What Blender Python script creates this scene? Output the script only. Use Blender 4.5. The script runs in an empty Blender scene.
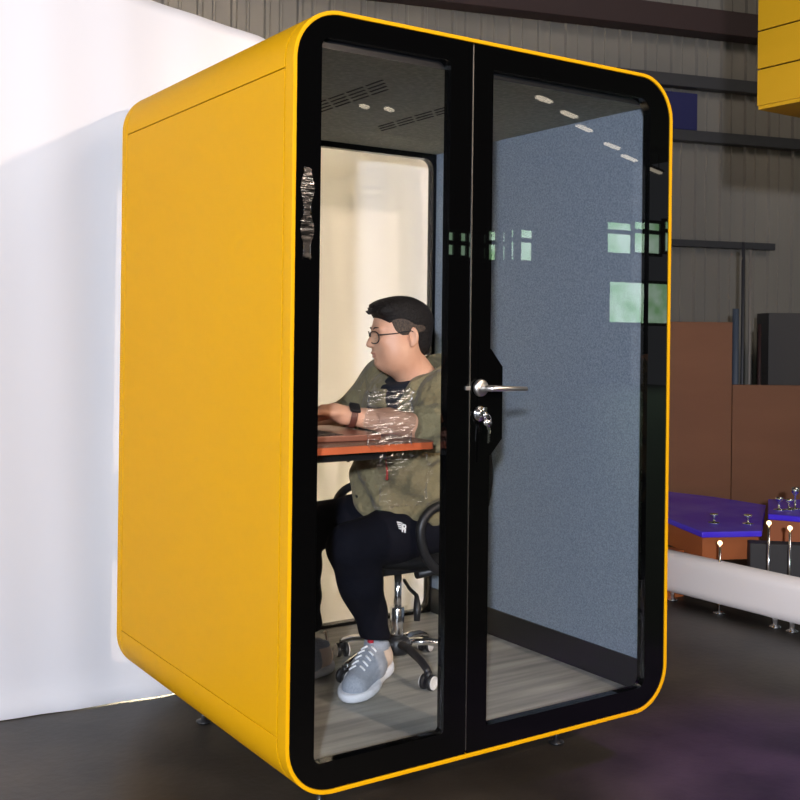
import bpy, bmesh, math, random
import numpy as np
from mathutils import Vector, Matrix
random.seed(7); np.random.seed(7)
C = bpy.context.scene.collection
PI = math.pi
Z0 = .16                      # booth underside above the hall floor
W, D, H = 1.383, 1.2575, 2.024
DZ = .07                      # interior coordinates were measured for a lower booth

# ------------------------------------------------------------ materials
def srgb(r, g, b):
    f = lambda c: (c/255/12.92 if c/255 <= .04045 else ((c/255+.055)/1.055)**2.4)
    return (f(r), f(g), f(b), 1)
def mat(name, col, rough=.5, metal=0, spec=.5, emit=None, es=0, noise=None, bump=None, coat=0, sheen=0):
    m = bpy.data.materials.new(name); m.use_nodes = True
    nt = m.node_tree; b = nt.nodes['Principled BSDF']
    b.inputs['Base Color'].default_value = col
    b.inputs['Roughness'].default_value = rough
    b.inputs['Metallic'].default_value = metal
    b.inputs['Specular IOR Level'].default_value = spec
    b.inputs['Coat Weight'].default_value = coat
    b.inputs['Sheen Weight'].default_value = sheen
    if emit:
        b.inputs['Emission Color'].default_value = emit; b.inputs['Emission Strength'].default_value = es
    tc = nt.nodes.new('ShaderNodeTexCoord')
    if noise:   # (scale tuple or float, colour2, contrast low, high)
        sc, c2, lo, hi = noise
        mp = nt.nodes.new('ShaderNodeMapping'); nt.links.new(tc.outputs['Object'], mp.inputs[0])
        mp.inputs['Scale'].default_value = sc if isinstance(sc, tuple) else (sc, sc, sc)
        n = nt.nodes.new('ShaderNodeTexNoise'); n.inputs['Scale'].default_value = 1; n.inputs['Detail'].default_value = 6
        nt.links.new(mp.outputs[0], n.inputs['Vector'])
        r = nt.nodes.new('ShaderNodeValToRGB'); r.color_ramp.elements[0].position = lo; r.color_ramp.elements[1].position = hi
        r.color_ramp.elements[0].color = col; r.color_ramp.elements[1].color = c2
        nt.links.new(n.outputs[0], r.inputs[0]); nt.links.new(r.outputs[0], b.inputs['Base Color'])
    if bump:    # (scale, strength, distance)
        sc, st, di = bump
        mp = nt.nodes.new('ShaderNodeMapping'); nt.links.new(tc.outputs['Object'], mp.inputs[0])
        mp.inputs['Scale'].default_value = sc if isinstance(sc, tuple) else (sc, sc, sc)
        n = nt.nodes.new('ShaderNodeTexNoise'); n.inputs['Scale'].default_value = 1; n.inputs['Detail'].default_value = 4
        nt.links.new(mp.outputs[0], n.inputs['Vector'])
        bp = nt.nodes.new('ShaderNodeBump'); bp.inputs['Strength'].default_value = st; bp.inputs['Distance'].default_value = di
        nt.links.new(n.outputs[0], bp.inputs['Height']); nt.links.new(bp.outputs[0], b.inputs['Normal'])
    return m
def glassmat(name, tint=(.97, .98, .98, 1), rough=.0, gain=1.0, bumpsc=None, base=0.0):
    m = bpy.data.materials.new(name); m.use_nodes = True; nt = m.node_tree; nt.nodes.clear()
    o = nt.nodes.new('ShaderNodeOutputMaterial'); mx = nt.nodes.new('ShaderNodeMixShader')
    t = nt.nodes.new('ShaderNodeBsdfTransparent'); t.inputs[0].default_value = tint
    g = nt.nodes.new('ShaderNodeBsdfGlossy'); g.inputs['Roughness'].default_value = rough; g.inputs[0].default_value = (1, 1, 1, 1)
    ge = nt.nodes.new('ShaderNodeNewGeometry'); dt = nt.nodes.new('ShaderNodeVectorMath'); dt.operation = 'DOT_PRODUCT'
    nt.links.new(ge.outputs['Incoming'], dt.inputs[0]); nt.links.new(ge.outputs['Normal'], dt.inputs[1])
    def mth(op, a, b_=None, c_=None):
        q = nt.nodes.new('ShaderNodeMath'); q.operation = op
        for i_, v_ in enumerate((a, b_, c_)):
            if v_ is None: continue
            if isinstance(v_, (int, float)): q.inputs[i_].default_value = v_
            else: nt.links.new(v_, q.inputs[i_])
        return q.outputs[0]
    sch = mth('MULTIPLY_ADD', mth('POWER', mth('SUBTRACT', 1.0, mth('ABSOLUTE', dt.outputs['Value'])), 5.0), .96, .04)
    k = nt.nodes.new('ShaderNodeMath'); k.operation = 'MULTIPLY_ADD'; k.inputs[1].default_value = gain; k.inputs[2].default_value = base
    k.use_clamp = True
    nt.links.new(sch, k.inputs[0]); nt.links.new(k.outputs[0], mx.inputs[0])
    nt.links.new(t.outputs[0], mx.inputs[1]); nt.links.new(g.outputs[0], mx.inputs[2]); nt.links.new(mx.outputs[0], o.inputs[0])
    return m

M = {}
M['yellow'] = mat('yellow_lacquer', (.68, .335, .001, 1), .55, spec=.10)
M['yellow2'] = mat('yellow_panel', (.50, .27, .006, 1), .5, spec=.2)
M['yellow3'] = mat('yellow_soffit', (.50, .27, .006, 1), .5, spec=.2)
M['seam'] = mat('dark_seam', (.004, .003, .002, 1), .9, spec=.05)
M['blackg'] = mat('black_painted_glass', (.0015, .0015, .0015, 1), .012, spec=.35)
M['blackm'] = mat('black_matt', (.006, .006, .007, 1), .5)
M['blackframe'] = mat('black_aluminium', (.01, .01, .011, 1), .35)
M['glass'] = glassmat('clear_glass', (.98, .985, .985, 1), gain=1.0)
M['felt'] = mat('blue_grey_felt', srgb(112, 122, 134), .95, spec=.1, noise=(230., srgb(142, 151, 162), .36, .66), bump=(260., .4, .002))
M['olivefelt'] = mat('grey_ceiling_board', srgb(142, 145, 138), .9, spec=.1, noise=(60., srgb(162, 163, 155), .4, .7))
M['carpet'] = mat('grey_wood_vinyl', srgb(122, 122, 116), .6, noise=((2., 26., 8.), srgb(172, 170, 160), .3, .7))
M['steel'] = mat('brushed_steel', (.80, .76, .71, 1), .34, 1)
M['chrome'] = mat('chrome', (.88, .88, .88, 1), .18, 1)
M['alu'] = mat('aluminium_trim', (.30, .28, .26, 1), .35, 1)
M['slot'] = mat('vent_slot', (.004, .004, .004, 1), .8)
M['floor'] = mat('dark_concrete', (.019, .0165, .0135, 1), .42, spec=.4, noise=(2.6, (.056, .045, .034, 1), .35, .72), bump=(30., .12, .01))
M['sheet'] = mat('white_cloth', (.86, .84, .84, 1), .9, spec=.1, bump=((1.2, 1.2, .25), .25, .05))
M['wallm'] = mat('grey_corrugated_steel', srgb(108, 103, 96), .55, noise=((.6, .6, .3), srgb(130, 123, 112), .3, .7))
M['roofm'] = mat('dark_roof', (.02, .02, .02, 1), .8)
M['redsteel'] = mat('dark_red_steel', srgb(44, 22, 22), .6)
M['pipe'] = mat('dark_grey_pipe', srgb(48, 47, 50), .5)
M['navy'] = mat('navy_sign', srgb(14, 16, 74), .6)
M['brown'] = mat('brown_board', srgb(122, 78, 50), .7, noise=((1., 1., 3.), srgb(108, 66, 40), .3, .7))
M['brown_edge'] = mat('brown_board_edge', srgb(150, 98, 66), .7)
M['orangew'] = mat('orange_wood', srgb(176, 96, 48), .6)
M['cabinet'] = mat('dark_grey_box', srgb(58, 54, 52), .7)
M['violet'] = mat('violet_lit_gloss', srgb(74, 40, 225), .25, noise=(3., srgb(98, 78, 235), .4, .7))  # violet light falling on the table tops, put into the base colour
M['white'] = mat('white_laminate', srgb(240, 228, 220), .5)
M['bluegrey'] = mat('blue_grey_steel', srgb(72, 80, 92), .5)
M['paletan'] = mat('pale_steel', srgb(120, 112, 104), .5)
M['warmbulb'] = mat('warm_bulb', (1, .8, .5, 1), .3, emit=(1, .75, .4, 1), es=3)
M['lamp'] = mat('lamp_tube', (1, 1, 1, 1), .3, emit=(1, .86, .66, 1), es=5)
M['table'] = mat('orange_brown_table_edge', srgb(200, 100, 58), .4, noise=((3., 30., 3.), srgb(184, 88, 50), .3, .7))
M['tabletop'] = mat('brown_table_top', srgb(112, 74, 58), .4)
M['laptop'] = mat('copper_laptop_shell', srgb(150, 98, 78), .35, metal=.4)
M['dark'] = mat('black_plastic', (.010, .010, .011, 1), .45)
M['screen'] = mat('dark_screen', (.02, .02, .025, 1), .2)
M['mesh'] = mat('black_mesh_fabric', (.006, .006, .0065, 1), .85, spec=.15)
M['castorw'] = mat('white_wheel_rim', (.75, .72, .68, 1), .4)
M['skin'] = mat('skin', srgb(222, 170, 138), .5, noise=(14., srgb(206, 148, 116), .35, .75))
M['lip'] = mat('lip', srgb(200, 130, 110), .45)
M['hair'] = mat('black_hair', (.006, .005, .0045, 1), .6, spec=.25, noise=((160., 40., 160.), (.016, .012, .010, 1), .3, .7), bump=((160., 30., 160.), 1., .006))
M['hairside'] = mat('short_clipped_hair', srgb(92, 76, 62), .8, noise=(260., srgb(48, 40, 34), .35, .65))
M['jacket'] = mat('olive_jacket_cloth', srgb(134, 124, 94), .85, spec=.12, noise=(9., srgb(118, 108, 80), .3, .7), bump=(17., .9, .035), sheen=.1)
M['jacketl'] = mat('olive_jacket_seam', srgb(84, 80, 60), .85)
M['tee'] = mat('black_cotton', (.008, .009, .015, 1), .9)
M['trouser'] = mat('black_navy_trousers', (.0045, .0048, .009, 1), .85, spec=.12, bump=(14., .4, .02))
M['shoe'] = mat('grey_sneaker_mesh', srgb(164, 170, 180), .75, noise=(220., srgb(140, 147, 156), .35, .65), bump=(260., .4, .002))
M['shoe_cream'] = mat('cream_sneaker_panel', srgb(226, 204, 184), .6)
M['sole'] = mat('white_rubber_sole', srgb(222, 224, 228), .5)
M['red'] = mat('red_tab', srgb(180, 30, 50), .6)
M['lace'] = mat('white_lace', (.85, .85, .85, 1), .7)
M['strap'] = mat('brown_watch_strap', srgb(96, 54, 42), .5)
M['eye'] = mat('eye', (.7, .68, .66, 1), .2)
M['iris'] = mat('iris', (.01, .007, .005, 1), .15)
M['logo'] = mat('white_print', (.8, .8, .8, 1), .6)
M['redpull'] = mat('red_zip_pull', srgb(190, 60, 50), .6)
M['lens'] = glassmat('spectacle_lens', (.93, .96, .95, 1), gain=1.4)
M['film'] = glassmat('crumpled_clear_film', (.93, .94, .96, 1), rough=.22, gain=1.8, base=.13)
M['film2'] = glassmat('faint_clear_film', (.97, .97, .98, 1), rough=.22, gain=1.4, base=.05)
nt = M['sheet'].node_tree; pb = nt.nodes['Principled BSDF']; ou = [n_ for n_ in nt.nodes if n_.type == 'OUTPUT_MATERIAL'][0]
pb.inputs['Base Color'].default_value = (.80, .785, .80, 1)
tl = nt.nodes.new('ShaderNodeBsdfTranslucent'); tl.inputs[0].default_value = (.85, .82, .78, 1)
mx = nt.nodes.new('ShaderNodeMixShader'); mx.inputs[0].default_value = .22
nt.links.new(pb.outputs[0], mx.inputs[1]); nt.links.new(tl.outputs[0], mx.inputs[2]); nt.links.new(mx.outputs[0], ou.inputs[0])
# window of the hall: daylight with blurred greenery
m = mat('daylight_window', (.1, .2, .1, 1), .4)
nt = m.node_tree; b = nt.nodes['Principled BSDF']
tc = nt.nodes.new('ShaderNodeTexCoord'); n = nt.nodes.new('ShaderNodeTexNoise'); n.inputs['Scale'].default_value = 1.6; n.inputs['Detail'].default_value = 5
r = nt.nodes.new('ShaderNodeValToRGB'); r.color_ramp.elements[0].position = .35; r.color_ramp.elements[1].position = .65
r.color_ramp.elements[0].color = (.32, .62, .30, 1); r.color_ramp.elements[1].color = (.72, .95, .78, 1)
nt.links.new(tc.outputs['Object'], n.inputs['Vector']); nt.links.new(n.outputs[0], r.inputs[0])
nt.links.new(r.outputs[0], b.inputs['Emission Color']); b.inputs['Emission Strength'].default_value = 6.5
M['daywin'] = m

# ------------------------------------------------------------ helpers
def link(name, me, m=None, parent=None, smooth=False, sub=None):
    o = bpy.data.objects.new(name, me); C.objects.link(o)
    if m:
        for x in (m if isinstance(m, (list, tuple)) else [m]): me.materials.append(x)
    if smooth: me.polygons.foreach_set('use_smooth', [True]*len(me.polygons))
    if parent: o.parent = parent
    return o
def obj(name, bm, m=None, parent=None, smooth=False, bevel=0):
    bmesh.ops.recalc_face_normals(bm, faces=bm.faces)
    me = bpy.data.meshes.new(name); bm.to_mesh(me); bm.free()
    o = link(name, me, m, parent, smooth)
    if bevel:
        md = o.modifiers.new('bevel', 'BEVEL'); md.width = bevel; md.segments = 2; md.limit_method = 'ANGLE'; md.angle_limit = .6
    if parent: o.matrix_parent_inverse = Matrix.Translation(-world(parent))
    return o
def world(o):
    v = o.location.copy()
    while o.parent:
        o = o.parent; v = v*0 + Vector(WL[o.name]) if o.name in WL else v
    return v
WL = {}
def world(o): return Vector(WL.get(o.name, (0, 0, 0)))
def tag(o, label, cat, group=None, kind=None):
    o['label'] = label; o['category'] = cat
    if group: o['group'] = group
    if kind: o['kind'] = kind
    return o
def thing(name, label, cat, loc=(0, 0, 0), group=None):
    o = bpy.data.objects.new(name, None); C.objects.link(o); o.location = loc; o.empty_display_size = .1
    WL[o.name] = loc
    return tag(o, label, cat, group)
def struct(o): o['kind'] = 'structure'; return o
def box(bm, x0, x1, y0, y1, z0, z1, mi=0, mtx=None):
    v = [bm.verts.new((x, y, z)) for x in (x0, x1) for y in (y0, y1) for z in (z0, z1)]
    if mtx is not None:
        for q in v: q.co = mtx @ q.co
    for f in ((0, 1, 3, 2), (4, 6, 7, 5), (0, 4, 5, 1), (2, 3, 7, 6), (0, 2, 6, 4), (1, 5, 7, 3)):
        fc = bm.faces.new([v[i] for i in f]); fc.material_index = mi
    return v
def boxo(name, x0, x1, y0, y1, z0, z1, m, parent=None, bevel=0, mtx=None):
    bm = bmesh.new(); box(bm, x0, x1, y0, y1, z0, z1, mtx=mtx); return obj(name, bm, m, parent, bevel=bevel)
def tube(bm, pts, r, n=12, closed=False, cap=True, mi=0, flat=1.0):
    pts = [Vector(p) for p in pts]; N = len(pts); rs = r if isinstance(r, (list, tuple)) else [r]*N
    rings = []; up = None
    for i, p in enumerate(pts):
        a = pts[(i-1) % N] if (closed or i > 0) else p; b_ = pts[(i+1) % N] if (closed or i < N-1) else p
        t = (b_-a).normalized()
        if up is None:
            up = Vector((0, 0, 1)) if abs(t.z) < .9 else Vector((1, 0, 0))
        s = t.cross(up)
        if s.length < 1e-4: s = t.orthogonal()
        s.normalize(); up = s.cross(t).normalized()
        rings.append([bm.verts.new(p + (s*math.cos(k*2*PI/n) + up*flat*math.sin(k*2*PI/n))*rs[i]) for k in range(n)])
    M_ = N if closed else N-1
    for i in range(M_):
        A, B = rings[i], rings[(i+1) % N]
        for k in range(n):
            f = bm.faces.new((A[k], A[(k+1) % n], B[(k+1) % n], B[k])); f.smooth = True; f.material_index = mi
    if cap and not closed:
        for R_ in (rings[0], rings[-1]):
            f = bm.faces.new(R_); f.material_index = mi
def tubeo(name, pts, r, m, parent=None, n=14, closed=False, flat=1.0):
    bm = bmesh.new(); tube(bm, pts, r, n, closed, flat=flat); return obj(name, bm, m, parent)
def lathe(bm, prof, c=(0, 0, 0), axis='z', n=24, mi=0, mtx=None):
    c = Vector(c); rings = []
    for r_, h in prof:
        ring = []
        for k in range(n):
            a = k*2*PI/n; x, y = r_*math.cos(a), r_*math.sin(a)
            v = Vector((x, y, h)) if axis == 'z' else (Vector((h, x, y)) if axis == 'x' else Vector((x, h, y)))
            if mtx is not None: v = mtx @ v
            ring.append(bm.verts.new(v+c))
        rings.append(ring)
    for A, B in zip(rings, rings[1:]):
        for k in range(n):
            f = bm.faces.new((A[k], A[(k+1) % n], B[(k+1) % n], B[k])); f.smooth = True; f.material_index = mi
    for R_ in (rings[0], rings[-1]):
        f = bm.faces.new(R_); f.material_index = mi
def latheo(name, prof, c, m, parent=None, axis='z', n=24, mtx=None):
    bm = bmesh.new(); lathe(bm, prof, c, axis, n, mtx=mtx); return obj(name, bm, m, parent)
def rr(x0, x1, z0, z1, rad, n=14):
    """rounded rectangle; rad = bottom-left, bottom-right, top-right, top-left"""
    out = []
    for (cx, cz, r_, a0) in ((x0, z0, rad[0], PI), (x1, z0, rad[1], 1.5*PI), (x1, z1, rad[2], 0), (x0, z1, rad[3], .5*PI)):
        r_ = max(r_, 1e-4)
        ox = cx + (r_ if cx == x0 else -r_); oz = cz + (r_ if cz == z0 else -r_)
        for k in range(n+1):
            a = a0 + k*(.5*PI)/n; out.append((ox + r_*math.cos(a), oz + r_*math.sin(a)))
    return out
def ring_prism(bm, outer, inner, y0, y1, mi=0):
    N = len(outer); L = []
    for lp in (outer, inner):
        for y in (y0, y1): L.append([bm.verts.new((x, y, z)) for x, z in lp])
    o0, o1, i0, i1 = L
    for k in range(N):
        j = (k+1) % N
        for q in ((o0[k], o0[j], i0[j], i0[k]), (o1[k], i1[k], i1[j], o1[j]), (o0[k], o1[k], o1[j], o0[j]), (i0[k], i0[j], i1[j], i1[k])):
            f = bm.faces.new(q); f.material_index = mi
def poly_prism(bm, pts, y0, y1, axis='y', mi=0):
    mk = {'y': lambda a, b_, c: (a, c, b_), 'x': lambda a, b_, c: (c, a, b_), 'z': lambda a, b_, c: (a, b_, c)}[axis]
    A = [bm.verts.new(mk(a, b_, y0)) for a, b_ in pts]; B = [bm.verts.new(mk(a, b_, y1)) for a, b_ in pts]
    n = len(pts)
    bm.faces.new(A).material_index = mi; bm.faces.new(B[::-1]).material_index = mi
    for k in range(n): bm.faces.new((A[k], B[k], B[(k+1) % n], A[(k+1) % n])).material_index = mi

# ---- implicit surfaces (smooth blended bodies) -> one closed mesh by surface nets
class SDF:
    def __init__(s, lo, hi, h):
        s.lo = np.array(lo, float); s.h = h
        s.n = np.ceil((np.array(hi)-s.lo)/h).astype(int)+1
        g = np.meshgrid(*[s.lo[i]+h*np.arange(s.n[i]) for i in range(3)], indexing='ij')
        s.X, s.Y, s.Z = [a.astype(np.float32) for a in g]; s.d = np.full(s.X.shape, 9., np.float32)
    def ell(s, c, r, rot=None):
        P = [s.X-c[0], s.Y-c[1], s.Z-c[2]]
        if rot is not None:
            R_ = np.array(rot, float)   # rows = local axes
            P = [P[0]*R_[i][0]+P[1]*R_[i][1]+P[2]*R_[i][2] for i in range(3)]
        k0 = np.sqrt(sum((P[i]/r[i])**2 for i in range(3))); k1 = np.sqrt(sum((P[i]/r[i]**2)**2 for i in range(3)))+1e-6
        return k0*(k0-1)/k1
    def cap(s, a, b_, ra, rb):
        a = np.array(a, float); b_ = np.array(b_, float); ba = b_-a; L = ba@ba
        t = np.clip(((s.X-a[0])*ba[0]+(s.Y-a[1])*ba[1]+(s.Z-a[2])*ba[2])/L, 0, 1)
        return np.sqrt((s.X-a[0]-t*ba[0])**2+(s.Y-a[1]-t*ba[1])**2+(s.Z-a[2]-t*ba[2])**2)-(ra+(rb-ra)*t)
    def half(s, p, n):
        n = np.array(n, float); n /= np.linalg.norm(n)
        return (s.X-p[0])*n[0]+(s.Y-p[1])*n[1]+(s.Z-p[2])*n[2]
    def add(s, d, k=.02):
        h_ = np.clip(.5+.5*(s.d-d)/k, 0, 1); s.d = s.d*(1-h_)+d*h_-k*h_*(1-h_); return s
    def sub(s, d, k=.01):
        h_ = np.clip(.5-.5*(s.d+d)/k, 0, 1); s.d = s.d*(1-h_)-d*h_+k*h_*(1-h_); return s
    def clip(s, d, k=.004):
        return s.sub(-d, k)
    def mesh(s):
        d = s.d; n = d.shape; ins = d < 0
        c = ins[:-1, :-1, :-1].astype(int)
        cnt = sum(ins[i:n[0]-1+i, j:n[1]-1+j, k:n[2]-1+k].astype(int) for i in (0, 1) for j in (0, 1) for k in (0, 1))
        act = (cnt > 0) & (cnt < 8); idx = -np.ones(act.shape, int); idx[act] = np.arange(act.sum())
        I = np.argwhere(act); S = np.zeros((len(I), 3)); N_ = np.zeros(len(I))
        cs = [(i, j, k) for i in (0, 1) for j in (0, 1) for k in (0, 1)]
        for a in cs:
            for ax in range(3):
                if a[ax]: continue
                b_ = list(a); b_[ax] = 1
                da = d[I[:, 0]+a[0], I[:, 1]+a[1], I[:, 2]+a[2]]; db = d[I[:, 0]+b_[0], I[:, 1]+b_[1], I[:, 2]+b_[2]]
                x = (da < 0) != (db < 0); t = np.where(x, da/np.where(x, da-db, 1), 0)
                p = np.array(a, float)[None, :].repeat(len(I), 0); p[:, ax] = t
                S[x] += p[x]; N_[x] += 1
        V = s.lo + s.h*(I + S/N_[:, None]); F = []
        for ax in range(3):
            u, v = [q for q in range(3) if q != ax]
            sl0 = [slice(0, n[0]), slice(0, n[1]), slice(0, n[2])]; sl1 = list(sl0)
            sl0[ax] = slice(0, n[ax]-1); sl1[ax] = slice(1, n[ax])
            for q in (u, v):
                sl0[q] = slice(1, n[q]-1); sl1[q] = slice(1, n[q]-1)
            A = ins[tuple(sl0)]; B = ins[tuple(sl1)]; E = np.argwhere(A != B)
            off = np.zeros(3, int); off[u] = 1; off[v] = 1; E2 = E+off
            def g(du, dv):
                q = E2.copy(); q[:, u] -= du; q[:, v] -= dv; return idx[q[:, 0], q[:, 1], q[:, 2]]
            Q = np.stack([g(1, 1), g(0, 1), g(0, 0), g(1, 0)], 1)
            fl = A[tuple(E.T)] ^ (ax == 1)
            Q[~fl] = Q[~fl][:, ::-1]; F.append(Q)
        F = np.concatenate(F); F = F[(F >= 0).all(1)]
        return V, F
    def obj(s, name, m, parent, smooth_it=2, post=None):
        V, F = s.mesh(); me = bpy.data.meshes.new(name); me.from_pydata(V.tolist(), [], F.tolist())
        o = link(name, me, m, parent, True)
        if parent: o.matrix_parent_inverse = Matrix.Translation(-world(parent))
        bm = bmesh.new(); bm.from_mesh(me)
        for _ in range(smooth_it): bmesh.ops.smooth_vert(bm, verts=bm.verts, factor=.5, use_axis_x=True, use_axis_y=True, use_axis_z=True)
        bmesh.ops.recalc_face_normals(bm, faces=bm.faces)
        if post: post(bm)
        bm.to_mesh(me); bm.free(); me.polygons.foreach_set('use_smooth', [True]*len(me.polygons))
        return o

# ============================================================ CAMERA
cam = bpy.data.cameras.new('camera'); co = bpy.data.objects.new('camera', cam); C.objects.link(co)
yaw, pit, rol = .5899, .0012, .0117
cy, sy, cp, sp = math.cos(yaw), math.sin(yaw), math.cos(pit), math.sin(pit)
f = Vector((sy*cp, cy*cp, sp)); r = Vector((cy, -sy, 0)); u = r.cross(f)
r2 = math.cos(rol)*r + math.sin(rol)*u; u2 = -math.sin(rol)*r + math.cos(rol)*u
mw = Matrix.Identity(4)
for i in range(3): mw[i][0] = r2[i]; mw[i][1] = u2[i]; mw[i][2] = -f[i]
mw.translation = Vector((-1.2746, -2.4031, 1.1886+Z0)); co.matrix_world = mw
cam.sensor_width = 36; cam.lens = 1074.67/800*36; cam.shift_y = -66.6/800; cam.clip_start = .05
bpy.context.scene.camera = co

# ============================================================ HALL SETTING
boxo('floor', -9, 22, -20.3, 9, -.1, 0, M['floor']); struct(bpy.data.objects['floor'])
boxo('ceiling', -9, 22, -20.3, 9, 6.35, 6.45, M['roofm']); struct(bpy.data.objects['ceiling'])
# far corrugated wall: direction d=(.965,-.262), normal toward camera (-.262,-.965)
P0 = Vector((5.124, 2.94, 0)); wd = Vector((.965, -.262, 0)); wn = Vector((-.262, -.965, 0))
def wp(s, out, z): return P0 + wd*s + wn*out + Vector((0, 0, z))
bm = bmesh.new(); s = -11.; prof = []
while s < 9:
    w1 = .12+.0*random.random()
    prof += [(s, 0), (s+.05, 0), (s+.06, .022), (s+.085, .022), (s+.095, 0), (s+.15, 0), (s+.155, .010), (s+.17, .010), (s+.175, 0)]
    s += .215
lo = [bm.verts.new(wp(a, b_, 0)) for a, b_ in prof]; hi = [bm.verts.new(wp(a, b_, 6.35)) for a, b_ in prof]
lob = [bm.verts.new(wp(a, -.06, 0)) for a in (prof[0][0], prof[-1][0])]; hib = [bm.verts.new(wp(a, -.06, 6.35)) for a in (prof[0][0], prof[-1][0])]
for k in range(len(prof)-1): bm.faces.new((lo[k], lo[k+1], hi[k+1], hi[k]))
bm.faces.new((lob[0], hib[0], hib[1], lob[1])); bm.faces.new((lo[0], hi[0], hib[0], lob[0])); bm.faces.new((lo[-1], lob[1], hib[1], hi[-1]))
struct(obj('wall_far', bm, M['wallm']))
# near wall behind the camera with daylight windows
boxo('wall_near', -9, 22, -20.3, -20.1, 0, 6.35, M['roofm']); struct(bpy.data.objects['wall_near'])
def wb(name, s0, s1, z0, z1, out, dep, m, label, cat, slope=0, group=None):
    bm = bmesh.new()
    pts = [(s0, z0), (s1, z0+slope), (s1, z1+slope), (s0, z1)]
    A = [bm.verts.new(wp(a, out, z)) for a, z in pts]; B = [bm.verts.new(wp(a, out+dep, z)) for a, z in pts]
    bm.faces.new(A); bm.faces.new(B[::-1])
    for k in range(4): bm.faces.new((A[k], B[k], B[(k+1) % 4], A[(k+1) % 4]))
    o = obj(name, bm, m, bevel=.004); return tag(o, label, cat, group)
# red roof beam and wall rails
wb('steel_beam', -10.8, 8.6, 3.555, 3.73, .03, .16, M['redsteel'], 'thick dark red steel beam running high across the corrugated wall', 'beam')
wb('wall_rail', -1.6, 8.6, 3.17, 3.26, .03, .08, M['pipe'], 'dark horizontal rail on the wall just above the navy sign', 'rail')
wb('wall_rail', -1.6, 8.6, 2.78, 2.86, .03, .08, M['pipe'], 'dark horizontal rail on the wall just below the navy sign', 'rail')
wb('wall_rail', -1.6, .46, 2.015, 2.065, .03, .06, M['pipe'], 'short thin dark rail ending in mid wall above the brown board', 'rail')
wb('wall_sign', -.75, -.215, 2.87, 3.14, .03, .03, M['navy'], 'plain navy blue sign on the corrugated wall beside the booth top', 'sign')

# windows reflected in the booth glass (far behind the camera)
def rw(name, x0, x1, z0, z1, bars=(), hb=None):
    t = struct(boxo(name, x0, x1, -20.08, -20.05, z0, z1, M['daywin']))
    bm = bmesh.new()
    for xb in bars: box(bm, xb-.12, xb+.12, -20.05, -19.98, z0-.05, z1+.05)
    if hb: box(bm, x0-.05, x1+.05, -20.05, -19.98, hb-.06, hb+.06)
    for a, b_ in ((x0-.09, x0), (x1, x1+.09)): box(bm, a, b_, -20.08, -19.98, z0-.09, z1+.09)
    for a, b_ in ((z0-.09, z0), (z1, z1+.09)): box(bm, x0, x1, -20.08, -19.98, a, b_)
    o = obj('window_frame', bm, M['blackm'], t)
k20 = 17.6/6.6
def rx(px): # reflected image column -> x on y=-20 (from measured slopes)
    return np.interp(px, [440, 457, 464, 490, 496, 510, 531, 607, 630, 658, 672, 690], XS)
XS = None

# pixel ray tool used only to size far things consistently at real distances
CAMP = mw.translation.copy()
def ray(px, py):
    return f*1074.67 + r2*(px-400) - u2*(py-400+66.6)
def reflect_hit(px, py, yv):
    d_ = ray(px, py); t = -CAMP.y/d_.y; h = CAMP + d_*t; d2 = Vector((d_.x, -d_.y, d_.z)); return h + d2*((yv)/d2.y)
def reflect_z(px, py, zv):
    d_ = ray(px, py); t = -CAMP.y/d_.y; h = CAMP + d_*t; d2 = Vector((d_.x, -d_.y, d_.z)); return h + d2*((zv-h.z)/d2.z)
def R20(px, py):
    v = reflect_hit(px, py, -20.05); return v.x, v.z
wn_ = 1
for (a, b_, t_, bt, bars, hb) in ((607, 631, 223, 253, (), 232), (634, 659, 223, 253, (), 232), (664, 690, 223, 252, (), 232),
                              (609, 700, 284, 323, (), None), (511, 532, 230, 260, (517,), 240),
                              (488, 505, 232, 260, (499,), 243), (468, 484, 234, 258, (474, 479), 245), (447, 465, 233, 255, (456,), 243)):
    xa, za = R20(a, t_); xb, zb = R20(b_, t_); _, zc = R20((a+b_)/2, bt); zt = (za+zb)/2
    rw('window_%d' % wn_, xa, xb, zc, zt, [R20(q, 240)[0] for q in bars], R20((a+b_)/2, hb)[1] if hb else None); wn_ += 1
# hanging batten lamps high in the hall
lampspots = [((545, 98), 'nearest in the row of six'), ((570, 113), 'second in the row of six'), ((585, 127), 'third in the row of six'),
             ((613, 145), 'fourth in the row of six'), ((630, 157), 'fifth in the row of six'), ((655, 170), 'farthest in the row of six'),
             ((365, 105), 'left of the separate pair'), ((390, 108), 'right of the separate pair')]
for (px, py), wh in lampspots:
    v = reflect_z(px, py, 5.9)
    hl = 3 if 'pair' in wh else 6.5
    va, vb = reflect_z(px-hl, py-hl*.42, 5.9), reflect_z(px+hl, py+hl*.42, 5.9)
    t = thing('hall_lamp', 'hanging hall lamp reflected in the booth glass, '+wh, 'lamp', tuple(v), 'hall roof lamps')
    e = Matrix.Translation(v) @ Matrix.Rotation(math.atan2(vb.y-va.y, vb.x-va.x), 4, 'Z') @ Matrix.Scale(min(1.6, (vb-va).length/.60), 4, (1, 0, 0))
    boxo('diffuser', -.30, .30, -.05, .05, -.05, 0, M['lamp'], t, mtx=e)
    boxo('housing', -.34, .34, -.08, .08, 0, .06, M['blackm'], t, mtx=e)
    for sx in (-.2, .2): tubeo('suspension_rod', [e @ Vector((sx, 0, .05)), e @ Vector((sx, 0, 6.36-v.z))], .012, M['blackm'], t, 6)

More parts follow.
